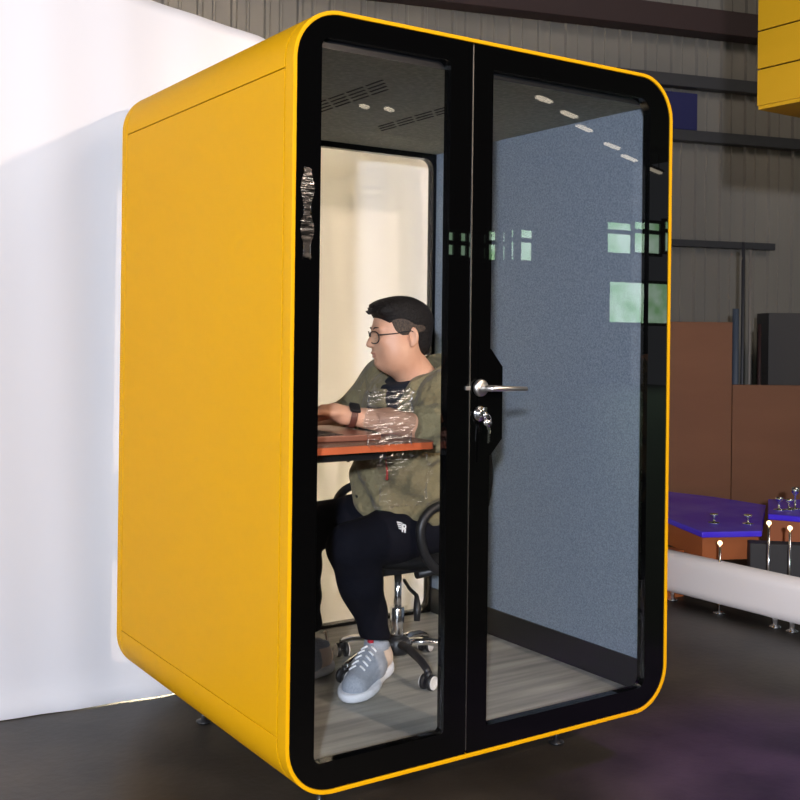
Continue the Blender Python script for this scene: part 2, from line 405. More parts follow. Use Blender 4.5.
# ============================================================ BACKDROP SHEET
def sheet_y(x):
    b_ = 1.43
    if x < .2: b_ += .13*(min(.2-x, 1.4)/1.0)**1.2*.8
    return b_
def sheet_top(x):
    return float(np.interp(x, [-2.6, -.4, .15, .60, 1.0, 1.8], [2.75, 2.66, 2.585, 2.515, 2.40, 2.25]))
nx, nz = 160, 60; bm = bmesh.new(); G = []
for i in range(nx+1):
    x = -2.6 + 4.3*i/nx; row = []
    for j in range(nz+1):
        t_ = j/nz; z = .004 + (sheet_top(x)-.004)*t_
        y = sheet_y(x) + .008*math.sin(x*9+.6*math.sin(z*2))*(.4+.6*t_) + .004*math.sin(x*23+z*1.3)
        y -= .05*max(0, 1-z/.10)**2            # the hem runs out over the floor
        row.append(bm.verts.new((x, y, z)))
    G.append(row)
for i in range(nx):
    for j in range(nz): bm.faces.new((G[i][j], G[i+1][j], G[i+1][j+1], G[i][j+1])).smooth = True
sh = obj('backdrop_sheet', bm, M['sheet']); md = sh.modifiers.new('thick', 'SOLIDIFY'); md.thickness = .003; md.offset = 1
tag(sh, 'large white cloth backdrop hanging behind the yellow booth down to the floor', 'backdrop')
bs = thing('backdrop_stand', 'dark stand carrying the white cloth backdrop behind the yellow booth', 'stand', (0, 1.6, 0))
tubeo('crossbar', [(x, sheet_y(x)+.022, sheet_top(x)-.02) for x in (-2.6, -1.5, -.4, .15, .6, 1.0, 1.68)], .012, M['pipe'], bs)
for x in (-2.55, 1.66):
    o_ = tubeo('pole', [(x, sheet_y(x)+.024, 0), (x, sheet_y(x)+.024, sheet_top(x)-.02)], .014, M['pipe'], bs)

# ============================================================ BOOTH
booth = thing('phone_booth', 'yellow office phone booth with rounded corners and black framed glass front', 'booth', (W/2, D/2, Z0))
zb, zt = Z0, Z0+H
RAD = .138; T = .011
out = rr(0, W, zb, zt, [RAD]*4, 16)
inn = rr(T, W-T, zb+T, zt-T, [RAD-T]*4, 16)
def ring_obj(name, y0, y1, m, o_=out, i_=inn, bevel=.0):
    bm = bmesh.new(); ring_prism(bm, o_, i_, y0, y1); return obj(name, bm, m, booth, bevel=bevel)
FR = .040; g_ = .0026
rim = ring_obj('front_rim', -.004, FR, M['yellow'], bevel=.0018)
ring_obj('back_rim', D-.042, D, M['yellow'], bevel=.0018)
# seam liner between the yellow panels and the interior
ring_obj('seam_liner', .02, D-.02, M['seam'], rr(.006, W-.006, zb+.006, zt-.006, [RAD-.006]*4, 16), rr(.0125, W-.0125, zb+.0125, zt-.0125, [RAD-.0125]*4, 16))
SE = RAD+.02
def strip(name, pts_o, pts_i, y0, y1):
    bm = bmesh.new(); A = [[bm.verts.new((x, y, z)) for x, z in pts] for pts in (pts_o, pts_i) for y in (y0, y1)]
    o0, o1, i0, i1 = A; n_ = len(pts_o)
    for k in range(n_-1):
        for q in ((o0[k], o1[k], o1[k+1], o0[k+1]), (i0[k], i0[k+1], i1[k+1], i1[k]), (o0[k], o0[k+1], i0[k+1], i0[k]), (o1[k], i1[k], i1[k+1], o1[k+1])): bm.faces.new(q)
    for k in (0, n_-1): bm.faces.new((o0[k], i0[k], i1[k], o1[k]))
    return obj(name, bm, M['yellow'], booth, bevel=.0012)
y0s, y1s = FR+.0062, D-.042-.0062
for side, xo, xi in (('l', 0, T), ('r', W, W-T)):
    strip('side_panel', [(xo, zb+SE), (xo, zt-SE)], [(xi, zb+SE), (xi, zt-SE)], y0s, y1s)
n1 = 17
def seg(lp, a, b_): return lp[a:b_]
# order: BL (0..16), BR(17..33), TR(34..50), TL(51..67)
strip('bottom_panel', [(0, zb+SE-g_)]+out[0:34]+[(W, zb+SE-g_)], [(T, zb+SE-g_)]+inn[0:34]+[(W-T, zb+SE-g_)], y0s, y1s)
strip('roof_panel', [(W, zt-SE+g_)]+out[34:68]+[(0, zt-SE+g_)], [(W-T, zt-SE+g_)]+inn[34:68]+[(T, zt-SE+g_)], y0s, y1s)
# smooth shading by angle
for nm in ('front_rim', 'back_rim', 'bottom_panel', 'roof_panel'):
    me = bpy.data.objects[nm].data; me.polygons.foreach_set('use_smooth', [True]*len(me.polygons))
    try: me.set_sharp_from_angle(angle=.5)
    except Exception: pass

# front: fixed panel (left) and door (right)
XD = .570
def iz(v): return v*.88+Z0
ft, fb = zt-T-.001, zb+T+.001
bm = bmesh.new()
ring_prism(bm, rr(T+.001, XD, fb, ft, [RAD-T-.001, .001, .001, RAD-T-.001]), rr(.084, .494, iz(.095), iz(2.218), [.022, .012, .022, .028]), .0, .030)
fixed = obj('fixed_panel', bm, M['blackg'], booth); fixed['label'] = 'fixed black bordered glass panel left of the door'
WL[fixed.name] = WL[booth.name]
def child(name, bm, m, parent, bevel=0, smooth=False):
    bmesh.ops.recalc_face_normals(bm, faces=bm.faces)
    me = bpy.data.meshes.new(name); bm.to_mesh(me); bm.free(); o = link(name, me, m, parent, smooth)
    if bevel:
        md = o.modifiers.new('bevel', 'BEVEL'); md.width = bevel; md.segments = 2; md.limit_method = 'ANGLE'
    return o
bm = bmesh.new(); box(bm, .078, .500, .010, .016, iz(.095)-.006, iz(2.218)+.006); child('glass_pane', bm, M['glass'], fixed)
bm = bmesh.new()
ring_prism(bm, rr(XD+.006, W-T-.001, fb, ft, [.001, RAD-T-.001, RAD-T-.001, .001]), rr(.645, 1.284, iz(.088), iz(2.212), [.006, .03, .05, .006]), .0, .030)
door = obj('door', bm, M['blackg'], booth); door['label'] = 'hinged black bordered glass door on the right'
bm = bmesh.new(); box(bm, .640, 1.290, .010, .016, iz(.088)-.006, iz(2.212)+.006); child('glass_pane', bm, M['glass'], door)
# aluminium strips either side of the joint
bm = bmesh.new(); box(bm, XD+.0004, XD+.0032, -.0015, .028, fb+.01, ft-.005); child('edge_strip', bm, M['alu'], fixed)
bm = bmesh.new(); box(bm, XD+.0042, XD+.0056, .004, .028, fb+.01, ft-.005); child('edge_strip', bm, M['blackm'], door)
# lock plate
bm = bmesh.new(); poly_prism(bm, [(.60, .92+DZ), (.648, .94+DZ), (.688, .984+DZ), (.688, 1.19+DZ), (.646, 1.24+DZ), (.60, 1.26+DZ)], -.0035, .018)
child('lock_plate', bm, M['blackg'], door)
# handle
hz = 1.131+DZ; hx = .606
bm = bmesh.new()
lathe(bm, [(.001, -.016), (.020, -.016), (.024, -.012), (.025, -.004)], (hx, 0, hz), 'y', 28)
tube(bm, [(hx, -.014, hz), (hx, -.045, hz), (hx+.004, -.052, hz), (hx+.014, -.056, hz), (hx+.06, -.056, hz-.001), (hx+.128, -.056, hz-.003)], [.009, .009, .009, .0085, .0075, .0062], 14)
child('lever_handle', bm, M['steel'], door)
bm = bmesh.new()   # inside lever
lathe(bm, [(.001, .047), (.022, .047), (.024, .042), (.025, .031)], (hx, 0, hz), 'y', 24)
tube(bm, [(hx, .045, hz), (hx, .075, hz), (hx+.014, .086, hz), (hx+.13, .086, hz)], .009, 12)
child('lever_handle', bm, M['steel'], door)
lz = 1.058+DZ
bm = bmesh.new(); lathe(bm, [(.001, -.013), (.012, -.013), (.013, -.010), (.019, -.010), (.022, -.006), (.023, -.0035)], (hx, 0, lz), 'y', 28)
box(bm, hx+.010, hx+.020, -.012, -.0035, lz-.002, lz+.018)
child('lock_cylinder', bm, M['chrome'], door)
bm = bmesh.new()
box(bm, XD-.012, XD+.002, -.004, .002, hz-.006, hz+.005)
child('strike_tab', bm, M['steel'], fixed)
ks = thing('key_bunch', 'small bunch of steel keys hanging from the booth door lock', 'keys', (hx, -.02, lz-.02))
def key(name, c, ang, L, m):
    e = Matrix.Translation(c) @ Matrix.Rotation(ang, 4, 'Y')
    bm = bmesh.new(); lathe(bm, [(.001, -.0012), (.0095, -.0012), (.0095, .0012), (.001, .0012)], (0, 0, 0), 'y', 18)
    box(bm, -.003, .003, -.001, .001, -L, -.006)
    for k in range(3): box(bm, .002, .0055, -.001, .001, -L+.004+k*.007, -L+.008+k*.007)
    for v in bm.verts: v.co = e @ v.co
    return obj(name, bm, m, ks)
key('key', Vector((hx+.004, -.026, lz-.004)), PI/2+.5, .020, M['chrome'])
key('key', Vector((hx+.016, -.027, lz-.026)), .06, .056, M['chrome'])
key('key', Vector((hx+.010, -.023, lz-.024)), -.35, .034, M['steel'])
tubeo('key_ring', [(hx+.010+.012*math.cos(a), -.028+.002*math.sin(2*a), lz-.013+.012*math.sin(a)) for a in np.linspace(0, 2*PI, 24, endpoint=False)], .0012, M['chrome'], ks, 8, True)

# interior
izf = iz(.05); izc = iz(2.2)
boxo('interior_floor', .070, 1.322, .034, 1.215, izf-.006, izf, M['carpet'], booth)
boxo('interior_ceiling', .055, 1.330, .034, 1.215, izc, izc+.03, M['olivefelt'], booth)
def slotrow(x, y0, y1, nseg):
    L = (y1-y0)/nseg
    for k in range(nseg): box(bm, x-.0035, x+.0035, y0+k*L+.01, y0+(k+1)*L-.01, izc-.0015, izc+.002)
bm = bmesh.new()
for q in range(4): slotrow(.430+.026*q, .24+.03*q, .80+.03*q, 5)
obj('ceiling_vent', bm, M['slot'], booth); bm = bmesh.new()
for q in range(3): slotrow(.80+.026*q, .40+.03*q, .86+.03*q, 4)
obj('ceiling_vent', bm, M['slot'], booth)
boxo('ceiling_trim', .08, 1.31, .032, .036, izc-.004, izc+.024, M['blackframe'], booth)
boxo('felt_wall', 1.32, 1.362, .034, 1.215, iz(.165), izc, M['felt'], booth); bpy.data.objects['felt_wall']['label'] = 'blue grey felt lining of the right wall'
boxo('felt_wall', .021, .06, .034, 1.215, iz(.165), izc, M['felt'], booth)
boxo('skirting', 1.314, 1.332, .034, 1.215, izf-.004, iz(.165), M['blackframe'], booth, bevel=.002)
boxo('skirting', .052, .066, .034, 1.215, izf-.004, iz(.165), M['blackframe'], booth, bevel=.002)
bm = bmesh.new()
ring_prism(bm, rr(T+.001, W-T-.001, zb+T+.001, zt-T-.001, [RAD-T-.001]*4), rr(.085, 1.306, izf+.012, izc-.022, [.04]*4), 1.216, D-.004)
bwf = obj('back_frame', bm, M['blackg'], booth)
bm = bmesh.new(); box(bm, .080, 1.311, 1.232, 1.238, izf+.008, izc-.018); child('glass_pane', bm, M['glass'], bwf)

# levelling castors
def castor(x, y, first=[None]):
    parts = []
    bm = bmesh.new(); lathe(bm, [(.02, 0), (.026, .004), (.026, .010), (.010, .014), (.008, .09), (.016, .092), (.016, .162)], (x, y, 0), 'z', 18)
    o = obj('foot', bm, M['blackframe'], booth)
for x, y in ((.24, .24), (1.15, .26), (.24, 1.05), (1.15, 1.05)): castor(x, y)

# clear film remnants on the glass
def film(name, x0, x1, z0, z1, label, jag, amp=.0042, nx=34, nz=110, y=-.003, m='film', fz=1.0):
    bm = bmesh.new(); G = []; ph = np.random.rand(8)*6.28
    A_ = np.random.rand(nx+1, nz+1)
    for _ in range(3): A_[1:-1] = (A_[:-2]+A_[1:-1]+A_[2:])/3
    A_ = (A_-A_.mean())/A_.std()
    for i in range(nx+1):
        row = []; ej = [jag*random.uniform(-.5, .5) for _ in range(4)]
        for j in range(nz+1):
            uu, vv = i/nx, j/nz; x = x0+(x1-x0)*uu; z = z0+(z1-z0)*vv
            x += jag*.5*math.sin(z*60+ph[0])*(1 if i == 0 else (-1 if i == nx else 0))
            if j in (0, nz): z += ej[0]*.6
            w_ = .5+.5*math.sin(x*31+z*17+ph[1])*math.sin(z*43-x*12+ph[2])
            hgt = (.5+.5*math.sin(z*330*fz+2.2*math.sin(x*34+ph[3])+1.5*math.sin(x*71+z*20+ph[4])))*w_ + .45*A_[i, j]*w_
            row.append(bm.verts.new((x, y-amp*(1+hgt), z)))
        G.append(row)
    for i in range(nx):
        for j in range(nz): bm.faces.new((G[i][j], G[i+1][j], G[i+1][j+1], G[i][j+1])).smooth = True
    o = obj(name, bm, M[m]); return tag(o, label, 'plastic film')
film('plastic_film', .225, .375, .985+DZ, 1.128+DZ, 'crumpled clear plastic film stuck on the glass in front of the seated man\'s chest', .02)
film('plastic_film', .265, .430, .815+DZ, .955+DZ, 'crumpled clear plastic film stuck on the glass below the table edge', .03, amp=.002, fz=.8, m='film2')
film('plastic_film', .030, .060, 1.47+DZ, 1.70+DZ, 'narrow wrinkled strip of film on the black border left of the glass', .010, nx=8, nz=120, amp=.0016, y=-.0012, m='film2')

# ============================================================ INSIDE THE BOOTH: table, laptop
tb = thing('wall_table', 'orange brown table fixed to the left wall inside the booth, laptop on it', 'table', (.06, .1, .95))
tz = .975+DZ
tabp = rr(.063, .530, .10, .80, [.001, .02, .04, .001], 6)
bm = bmesh.new(); poly_prism(bm, tabp, tz-.003, tz, 'z'); obj('tabletop', bm, M['tabletop'], tb)
bm = bmesh.new(); poly_prism(bm, tabp, tz-.022, tz-.003, 'z'); o = obj('edge_band', bm, M['table'], tb)
boxo('bracket', .061, .40, .16, .19, tz-.05, tz-.026, M['blackframe'], tb)
boxo('bracket', .061, .40, .70, .73, tz-.05, tz-.026, M['blackframe'], tb)
lp = thing('laptop', 'copper coloured open laptop on the table under the man\'s hands', 'laptop', (.25, .35, tz))
e = Matrix.Translation((.275, .36, tz+.001)) @ Matrix.Rotation(-.04, 4, 'Z')
def lbox(name, a, m, bev=.003, e_=None):
    bm = bmesh.new(); box(bm, *a, mtx=e_ or e); return obj(name, bm, m, lp, bevel=bev)
lbox('base', (-.12, .13, -.17, .17, 0, .017), M['laptop'])
bm = bmesh.new()
for i in range(5):
    for j in range(13): box(bm, -.085+i*.021, -.067+i*.021, -.15+j*.0225, -.131+j*.0225, .017, .0185, mtx=e)
kb = obj('keyboard', bm, M['dark'], lp)
e2 = e @ Matrix.Translation((-.12, 0, .018)) @ Matrix.Rotation(-.22, 4, 'Y')
lbox('lid', (-.006, 0, -.17, .17, 0, .225), M['laptop'], .002, e2)
lbox('screen', (0.0002, .0018, -.16, .16, .008, .215), M['screen'], .0, e2)

# ============================================================ OFFICE CHAIR
def I(x, y, z): return Vector((x, y, z+DZ))
hub = Vector((.775, .655, izf)); FZ = izf
ch = thing('office_chair', 'black swivel office chair with chrome post the man sits on', 'chair', tuple(hub))
s_ = SDF((.52, .38, .42+DZ), (1.05, .94, .62+DZ), .009)
s_.add(s_.ell((.79, .655, .540+DZ), (.225, .24, .045)), .01); s_.clip(s_.half((0, 0, .57+DZ), (0, 0, 1)), .02); s_.obj('seat', M['mesh'], ch, 2)
bm = bmesh.new(); lathe(bm, [(.03, .490+DZ), (.10, .493+DZ), (.12, .510+DZ)], (hub.x, hub.y, 0), 'z', 20); box(bm, hub.x-.09, hub.x+.10, hub.y-.05, hub.y+.05, .470+DZ, .50+DZ)
obj('seat_plate', bm, M['dark'], ch)
lev = tubeo('height_lever', [(hub.x, hub.y-.04, .445+DZ), (hub.x-.04, hub.y-.13, .44+DZ), (hub.x-.06, hub.y-.20, .435+DZ), (hub.x-.07, hub.y-.22, .40+DZ), (hub.x-.075, hub.y-.225, .36+DZ)], [.006, .006, .007, .013, .010], M['dark'], ch)
latheo('post', [(.0135, .30+DZ), (.0135, .475+DZ)], (hub.x, hub.y, 0), M['chrome'], ch)
latheo('post_sleeve', [(.024, FZ+.06), (.024, .345+DZ), (.022, .348+DZ)], (hub.x, hub.y, 0), M['chrome'], ch)
latheo('hub', [(.036, FZ+.055), (.042, FZ+.065), (.040, FZ+.105), (.028, FZ+.115)], (hub.x, hub.y, 0), M['dark'], ch)
for k, an in enumerate((-98, -26, 30, 112, 190)):
    a = math.radians(an); dx, dy = math.cos(a), math.sin(a); Rr = .235
    pts = [hub+Vector((dx*q, dy*q, h)) for q, h in ((.03, .092), (.10, .092), (.18, .078), (.225, .062), (Rr, .052))]
    leg = tubeo('leg', pts, [.017, .016, .014, .013, .012], M['chrome'] if k != 0 else M['dark'], ch, flat=.8)
    WL[leg.name] = WL[ch.name]
    c = hub+Vector((dx*Rr, dy*Rr, .025)); side = Vector((-dy, dx, 0)) if k % 2 == 0 else Vector((dx*.6-dy*.8, dy*.6+dx*.8, 0))
    if k == 0: side = Vector((.35, -.94, 0))
    side.normalize(); q_ = Vector((0, 0, 1)).rotation_difference(side).to_matrix()
    # sub-parts inherit the same frame
    bm = bmesh.new()
    for sg in (-1, 1):
        lathe(bm, [(.001, .008*sg), (.024, .008*sg), (.025, .011*sg), (.025, .019*sg), (.020, .021*sg), (.001, .021*sg)], c, 'z', 24, 0, q_)
        lathe(bm, [(.022, .0205*sg), (.0222, .0235*sg), (.014, .0238*sg), (.013, .0215*sg)], c, 'z', 24, 1, q_)
    lathe(bm, [(.006, -.02), (.006, .02)], c, 'z', 10, 0, q_)
    tube(bm, [c+Vector((0, 0, .008)), c+Vector((0, 0, .035))], .011, 10)
    child('castor', bm, [M['dark'], M['castorw']], leg)
# D shaped arm loops
for yy in (.385, .915):
    P = []
    for x, z in ((.90, .735), (.84, .742), (.77, .735), (.715, .718), (.682, .680), (.680, .630), (.700, .575), (.735, .535), (.78, .507), (.84, .497), (.89, .51), (.925, .56), (.925, .67)):
        P.append(I(x, yy, z))
    # smooth loop
    Q = []
    for i in range(len(P)):
        p0, p1, p2, p3 = P[i-1], P[i], P[(i+1) % len(P)], P[(i+2) % len(P)]
        for t_ in (0, .33, .66):
            Q.append(.5*((2*p1)+(-p0+p2)*t_+(2*p0-5*p1+4*p2-p3)*t_*t_+(-p0+3*p1-3*p2+p3)*t_**3))
    tubeo('armrest', Q, .015, M['dark'], ch, 12, True)
s_ = SDF((.96, .44, .52+DZ), (1.12, .90, 1.12+DZ), .009)
s_.add(s_.ell((1.045, .67, .80+DZ), (.026, .19, .25)), .01); s_.obj('backrest', M['mesh'], ch, 2)
tubeo('back_bracket', [I(.85, .65, .45), I(1.0, .65, .46), I(1.055, .65, .55), I(1.06, .65, .70)], .016, M['dark'], ch)

# ============================================================ THE MAN
man = thing('person', 'person in olive jacket, black trousers and glasses seated at the laptop inside the booth', 'person', (.80, .62, izf))
# head frame
th = math.radians(16)
Fd = Vector((-.83*math.cos(th)-.556*math.sin(th), .556*math.cos(th)-.83*math.sin(th), 0)); Fd.normalize()
pitch = -.10
F3 = (Fd*math.cos(pitch)+Vector((0, 0, math.sin(pitch)))).normalized(); L3 = Vector((0, 0, 1)).cross(Fd).normalized(); U3 = F3.cross(L3)
HC = I(.700, .55, 1.284)
def h(a, l, u_): return HC + F3*a + L3*l + U3*u_
ROT = [tuple(F3), tuple(L3), tuple(U3)]
body = SDF((.24, .16, .80+DZ), (1.02, .90, 1.46+DZ), .0052)
S = body
def build_head(S):
    S.add(S.ell(h(-.012, 0, .028), (.098, .078, .088), ROT), .01)      # skull
    S.add(S.ell(h(.030, 0, -.035), (.066, .068, .082), ROT), .03)      # face
    S.add(S.ell(h(.042, 0, -.082), (.044, .044, .030), ROT), .025); S.add(S.ell(h(.072, 0, -.092), (.020, .024, .016), ROT), .015)      # chin
    for sg in (-1, 1):
        S.add(S.ell(h(.018, .044*sg, -.058), (.050, .027, .044), ROT), .025)   # full cheeks / jaw
        S.add(S.ell(h(.073, .028*sg, .018), (.014, .026, .010), ROT), .014)    # brow ridge
        S.add(S.ell(h(.062, .036*sg, -.022), (.022, .022, .018), ROT), .018)   # cheekbone
        S.sub(S.ell(h(.094, .031*sg, .000), (.014, .016, .010), ROT), .012)    # eye hollow
    S.add(S.cap(h(.086, 0, .008), h(.106, 0, -.028), .0085, .0115), .012)      # nose
    for sg in (-1, 1): S.add(S.ell(h(.095, .011*sg, -.031), (.011, .008, .007), ROT), .006)
    S.add(S.ell(h(.089, 0, -.057), (.015, .024, .0065), ROT), .005)
    S.add(S.ell(h(.086, 0, -.070), (.015, .021, .0065), ROT), .005); S.sub(S.ell(h(.096, 0, -.080), (.010, .022, .004), ROT), .006)
    S.sub(S.ell(h(.101, 0, -.0635), (.012, .020, .0022), ROT), .003)
    S.add(S.cap(h(.000, 0, -.075), h(-.060, 0, -.175), .062, .066), .035)       # neck
    S.add(S.ell(h(.022, 0, -.100), (.046, .050, .026), ROT), .03)              # soft under-chin
build_head(body)
def limb(S, pts, rad, k=.02):
    for i in range(len(pts)-1): S.add(S.cap(pts[i], pts[i+1], rad[i], rad[i+1]), k)
shL, elL, wrL = I(.767, .402, 1.080), I(.665, .315, .985), I(.390, .380, 1.034)
shR, elR, wrR = I(.78, .76, 1.12), I(.66, .84, .985), I(.42, .66, 1.00)
# torso core (under the clothes) and arms, all one continuous surface
S.add(S.ell(I(.80, .60, .98), (.10, .16, .17)), .04)
S.add(S.ell(I(.79, .60, 1.06), (.09, .17, .05)), .03)
limb(S, [I(.79, .48, 1.09), shL, elL], [.05, .045, .043], .03)
limb(S, [elL, (elL+wrL)/2+Vector((0, 0, .003)), wrL], [.042, .038, .026], .02)
limb(S, [I(.79, .70, 1.09), shR, elR], [.05, .045, .040], .03)
limb(S, [elR, (elR+wrR)/2, wrR], [.040, .034, .025], .02)
# hands: palm, four unequal bent fingers, thumb from the side of the palm
def hand(S, wr, sgn):
    hd = Vector((-.93, .10*sgn if sgn > 0 else .12, .0)).normalized(); hs = Vector((0, 0, 1)).cross(hd); hs.normalize()   # towards thumb side (mirrored by sgn)
    q = lambda a, s2, u_: wr + hd*a + hs*s2 + Vector((0, 0, u_))
    S.add(S.cap(wr, q(.03, 0, .012), .026, .024), .015)
    S.add(S.ell(q(.050, 0, .010), (.046, .040, .017), [tuple(hd), tuple(hs), (0, 0, 1)]), .014)
    S.add(S.cap(q(.03, 0, .012), q(.07, 0, .020), .020, .014), .014)
    for k, (off, L) in enumerate(((.030, .92), (.010, 1.0), (-.010, .95), (-.029, .78))):
        b0 = q(.075, off*.9, .014); b1 = q(.075+.040*L, off*1.15, .012); b2 = q(.075+.060*L, off*1.2, -.010); b3 = q(.075+.068*L, off*1.2, -.030)
        S.add(S.cap(b0, b1, .0105, .0095), .006); S.add(S.cap(b1, b2, .0095, .0085), .004); S.add(S.cap(b2, b3, .0085, .0072), .004)
    tsg = -1 if sgn > 0 else 1
    t0 = q(.020, -.024*tsg*-1*-1 if False else .026*tsg*-1, .002); t1 = q(.050, .048*-tsg, -.008); t2 = q(.080, .054*-tsg, -.020)
    S.add(S.cap(t0, t1, .014, .011), .01); S.add(S.cap(t1, t2, .011, .009), .004)
hand(S, wrL, -1); hand(S, wrR, 1)
lipc = h(.098, 0, -.0635)
def paint(bm):
    for f_ in bm.faces:
        c = f_.calc_center_median(); d_ = c-HC; a, l, u_ = d_.dot(F3), d_.dot(L3), d_.dot(U3)
        if a > .084 and abs(l) < .020 and -.0705 < u_ < -.056: f_.material_index = 1
body.obj('body', [M['skin'], M['lip']], man, 2, paint)
for sg in (-1, 1):
    S = SDF(h(-.022, .078*sg, -.012)-Vector((.05, .05, .05)), h(-.022, .078*sg, -.012)+Vector((.05, .05, .05)), .0022)
    ax = (F3*.35+L3*sg*.94).normalized(); fx = (F3-ax*F3.dot(ax)).normalized(); ux = fx.cross(ax)
    rot = [tuple(fx), tuple(ax), tuple(ux)]
    S.add(S.ell(h(-.024, .079*sg, -.012), (.017, .007, .030), rot), .004)
    S.sub(S.ell(h(-.020, .087*sg, -.008), (.010, .006, .020), rot), .004)
    S.add(S.ell(h(-.018, .077*sg, -.038), (.009, .006, .010), rot), .006)
    S.add(S.ell(h(-.013, .079*sg, -.018), (.004, .006, .008), rot), .004)
    S.obj('ear', M['skin'], man, 1)
    bm = bmesh.new(); e_ = h(.069, .031*sg, -.001)
    bmesh.ops.create_uvsphere(bm, u_segments=16, v_segments=12, radius=.0125, matrix=Matrix.Translation(e_))
    for f_ in bm.faces:
        f_.smooth = True
        if (f_.calc_center_median()-e_).normalized().dot((F3-U3*.15).normalized()) > .86: f_.material_index = 1
    obj('eye', bm, [M['eye'], M['iris']], man)
    # upper lid and eyebrow
    bm = bmesh.new(); tube(bm, [h(.079, .016*sg, .002), h(.0835, .026*sg, .006), h(.080, .038*sg, .005), h(.072, .046*sg, -.001)], [.0015, .003, .003, .0015], 8); obj('eyelid', bm, M['skin'], man)
    bm = bmesh.new(); tube(bm, [h(.0895, .012*sg, .020), h(.0885, .026*sg, .0255), h(.080, .042*sg, .024), h(.068, .052*sg, .018)], [.0025, .0038, .0034, .0014], 8, flat=.6); obj('eyebrow', bm, M['hair'], man)
# hair: cap over the crown, swept forward fringe, clipped sides
S = SDF(HC-Vector((.16, .16, .12)), HC+Vector((.16, .16, .17)), .0034)
S.add(S.ell(h(-.016, 0, .036), (.103, .082, .082), ROT), .01)
S.add(S.ell(h(-.064, 0, -.015), (.043, .060, .074), ROT), .02)
S.add(S.ell(h(.020, 0, .094), (.074, .064, .026), ROT), .02)
S.add(S.ell(h(.060, 0, .078), (.028, .056, .020), ROT), .015)
for sg in (-1, 1): S.add(S.ell(h(.028, .052*sg, .076), (.05, .022, .022), ROT), .015)
face = S.ell(h(.10, 0, -.035), (.085, .20, .094), ROT); S.sub(face, .006)
S.clip(-S.half(h(-.10, 0, -.085), tuple((-F3*.10+U3*1.0))), .006)

for sg in (-1, 1): S.sub(S.ell(h(.035, .100*sg, -.040), (.086, .054, .100), ROT), .008)
for q in range(90):
    a = random.uniform(-.9, 1); l = random.uniform(-1, 1)
    if l*l+a*a > 1.1: continue
    p_ = h(.02+.08*a, .066*l, .105-.035*l*l-.028*a*a); S.add(S.cap(p_, p_+F3*random.uniform(.006, .018)+L3*random.uniform(-.014, .014)+U3*random.uniform(.002, .014), .008, .003), .005)
S.obj('hair', M['hair'], man, 1)
S = SDF(HC-Vector((.16, .16, .12)), HC+Vector((.16, .16, .12)), .0036)
S.add(S.ell(h(-.014, 0, .024), (.1015, .0815, .092), ROT), .01)
S.sub(S.ell(h(.100, 0, -.02), (.070, .2, .12), ROT), .006)
S.clip(-S.half(h(.0, 0, -.008), tuple((F3*.10+U3*1.0))), .004)
S.obj('clipped_hair', M['hairside'], man, 1)
# spectacles
gl = thing('x', '', '') ; bpy.data.objects.remove(gl)
bm = bmesh.new()
for sg in (-1, 1):
    lpnts = []
    for a in np.linspace(0, 2*PI, 28, endpoint=False):
        ca, sa = math.cos(a), math.sin(a); l = .0275*math.copysign(abs(ca)**.75, ca); u_ = .0195*math.copysign(abs(sa)**.75, sa)
        lpnts.append(h(.101-.010*((l*sg+.032)/.05)**2, .0325*sg+l, -.006+u_))
    tube(bm, lpnts, .0017, 8, True)
    tube(bm, [h(.090, .058*sg, .002), h(.083, .066*sg, .002), h(.03, .078*sg, .002), h(-.018, .082*sg, .006), h(-.038, .080*sg, -.008)], .0017, 8)
tube(bm, [h(.101, -.008, -.002), h(.104, 0, .000), h(.101, .008, -.002)], .0016, 8)
gl = obj('glasses', bm, M['dark'], man)
for sg in (-1, 1):
    bm = bmesh.new(); vs = []
    for a in np.linspace(0, 2*PI, 28, endpoint=False):
        ca, sa = math.cos(a), math.sin(a); l = .0275*math.copysign(abs(ca)**.75, ca); u_ = .0195*math.copysign(abs(sa)**.75, sa)
        vs.append(bm.verts.new(h(.101-.010*((l*sg+.032)/.05)**2, .0325*sg+l, -.006+u_)))
    bm.faces.new(vs); bmesh.ops.triangulate(bm, faces=bm.faces)
    me = bpy.data.meshes.new('lens'); bm.to_mesh(me); bm.free(); link('lens', me, M['lens'], gl)
# t-shirt
S = SDF((.55, .36, .70+DZ), (1.02, .88, 1.24+DZ), .007)
S.add(S.ell(I(.785, .60, .93), (.175, .19, .22)), .04); S.add(S.ell(I(.785, .60, 1.085), (.115, .21, .055)), .05); S.add(S.cap(I(.745, .555, 1.08), I(.745, .555, 1.160), .088, .078), .02)
S.clip(S.half(I(.70, .5, 1.128), (-.40, 0, 1)), .004)
S.obj('t_shirt', M['tee'], man, 2)
# jacket with rolled sleeves, open at the neck
S = SDF((.50, .20, .60+DZ), (1.08, .98, 1.24+DZ), .0062)
S.add(S.ell(I(.800, .60, .83), (.215, .215, .20)), .03)
S.add(S.ell(I(.805, .60, 1.00), (.175, .225, .17)), .06)
S.add(S.ell(I(.80, .59, 1.095), (.12, .245, .062)), .05)
S.add(S.ell(I(.80, .60, .715), (.215, .200, .075)), .05)
limb(S, [I(.800, .46, 1.070), shL, elL+Vector((.02, -.002, .004))], [.068, .072, .064], .04)
limb(S, [I(.795, .74, 1.085), shR, elR+Vector((.02, 0, 0))], [.07, .072, .062], .04)
fa = (wrL-elL).normalized(); fb_ = (wrR-elR).normalized()
S.add(S.cap(elL, elL+fa*.12, .062, .056), .02); S.add(S.cap(elR, elR+fb_*.12, .058, .052), .02)
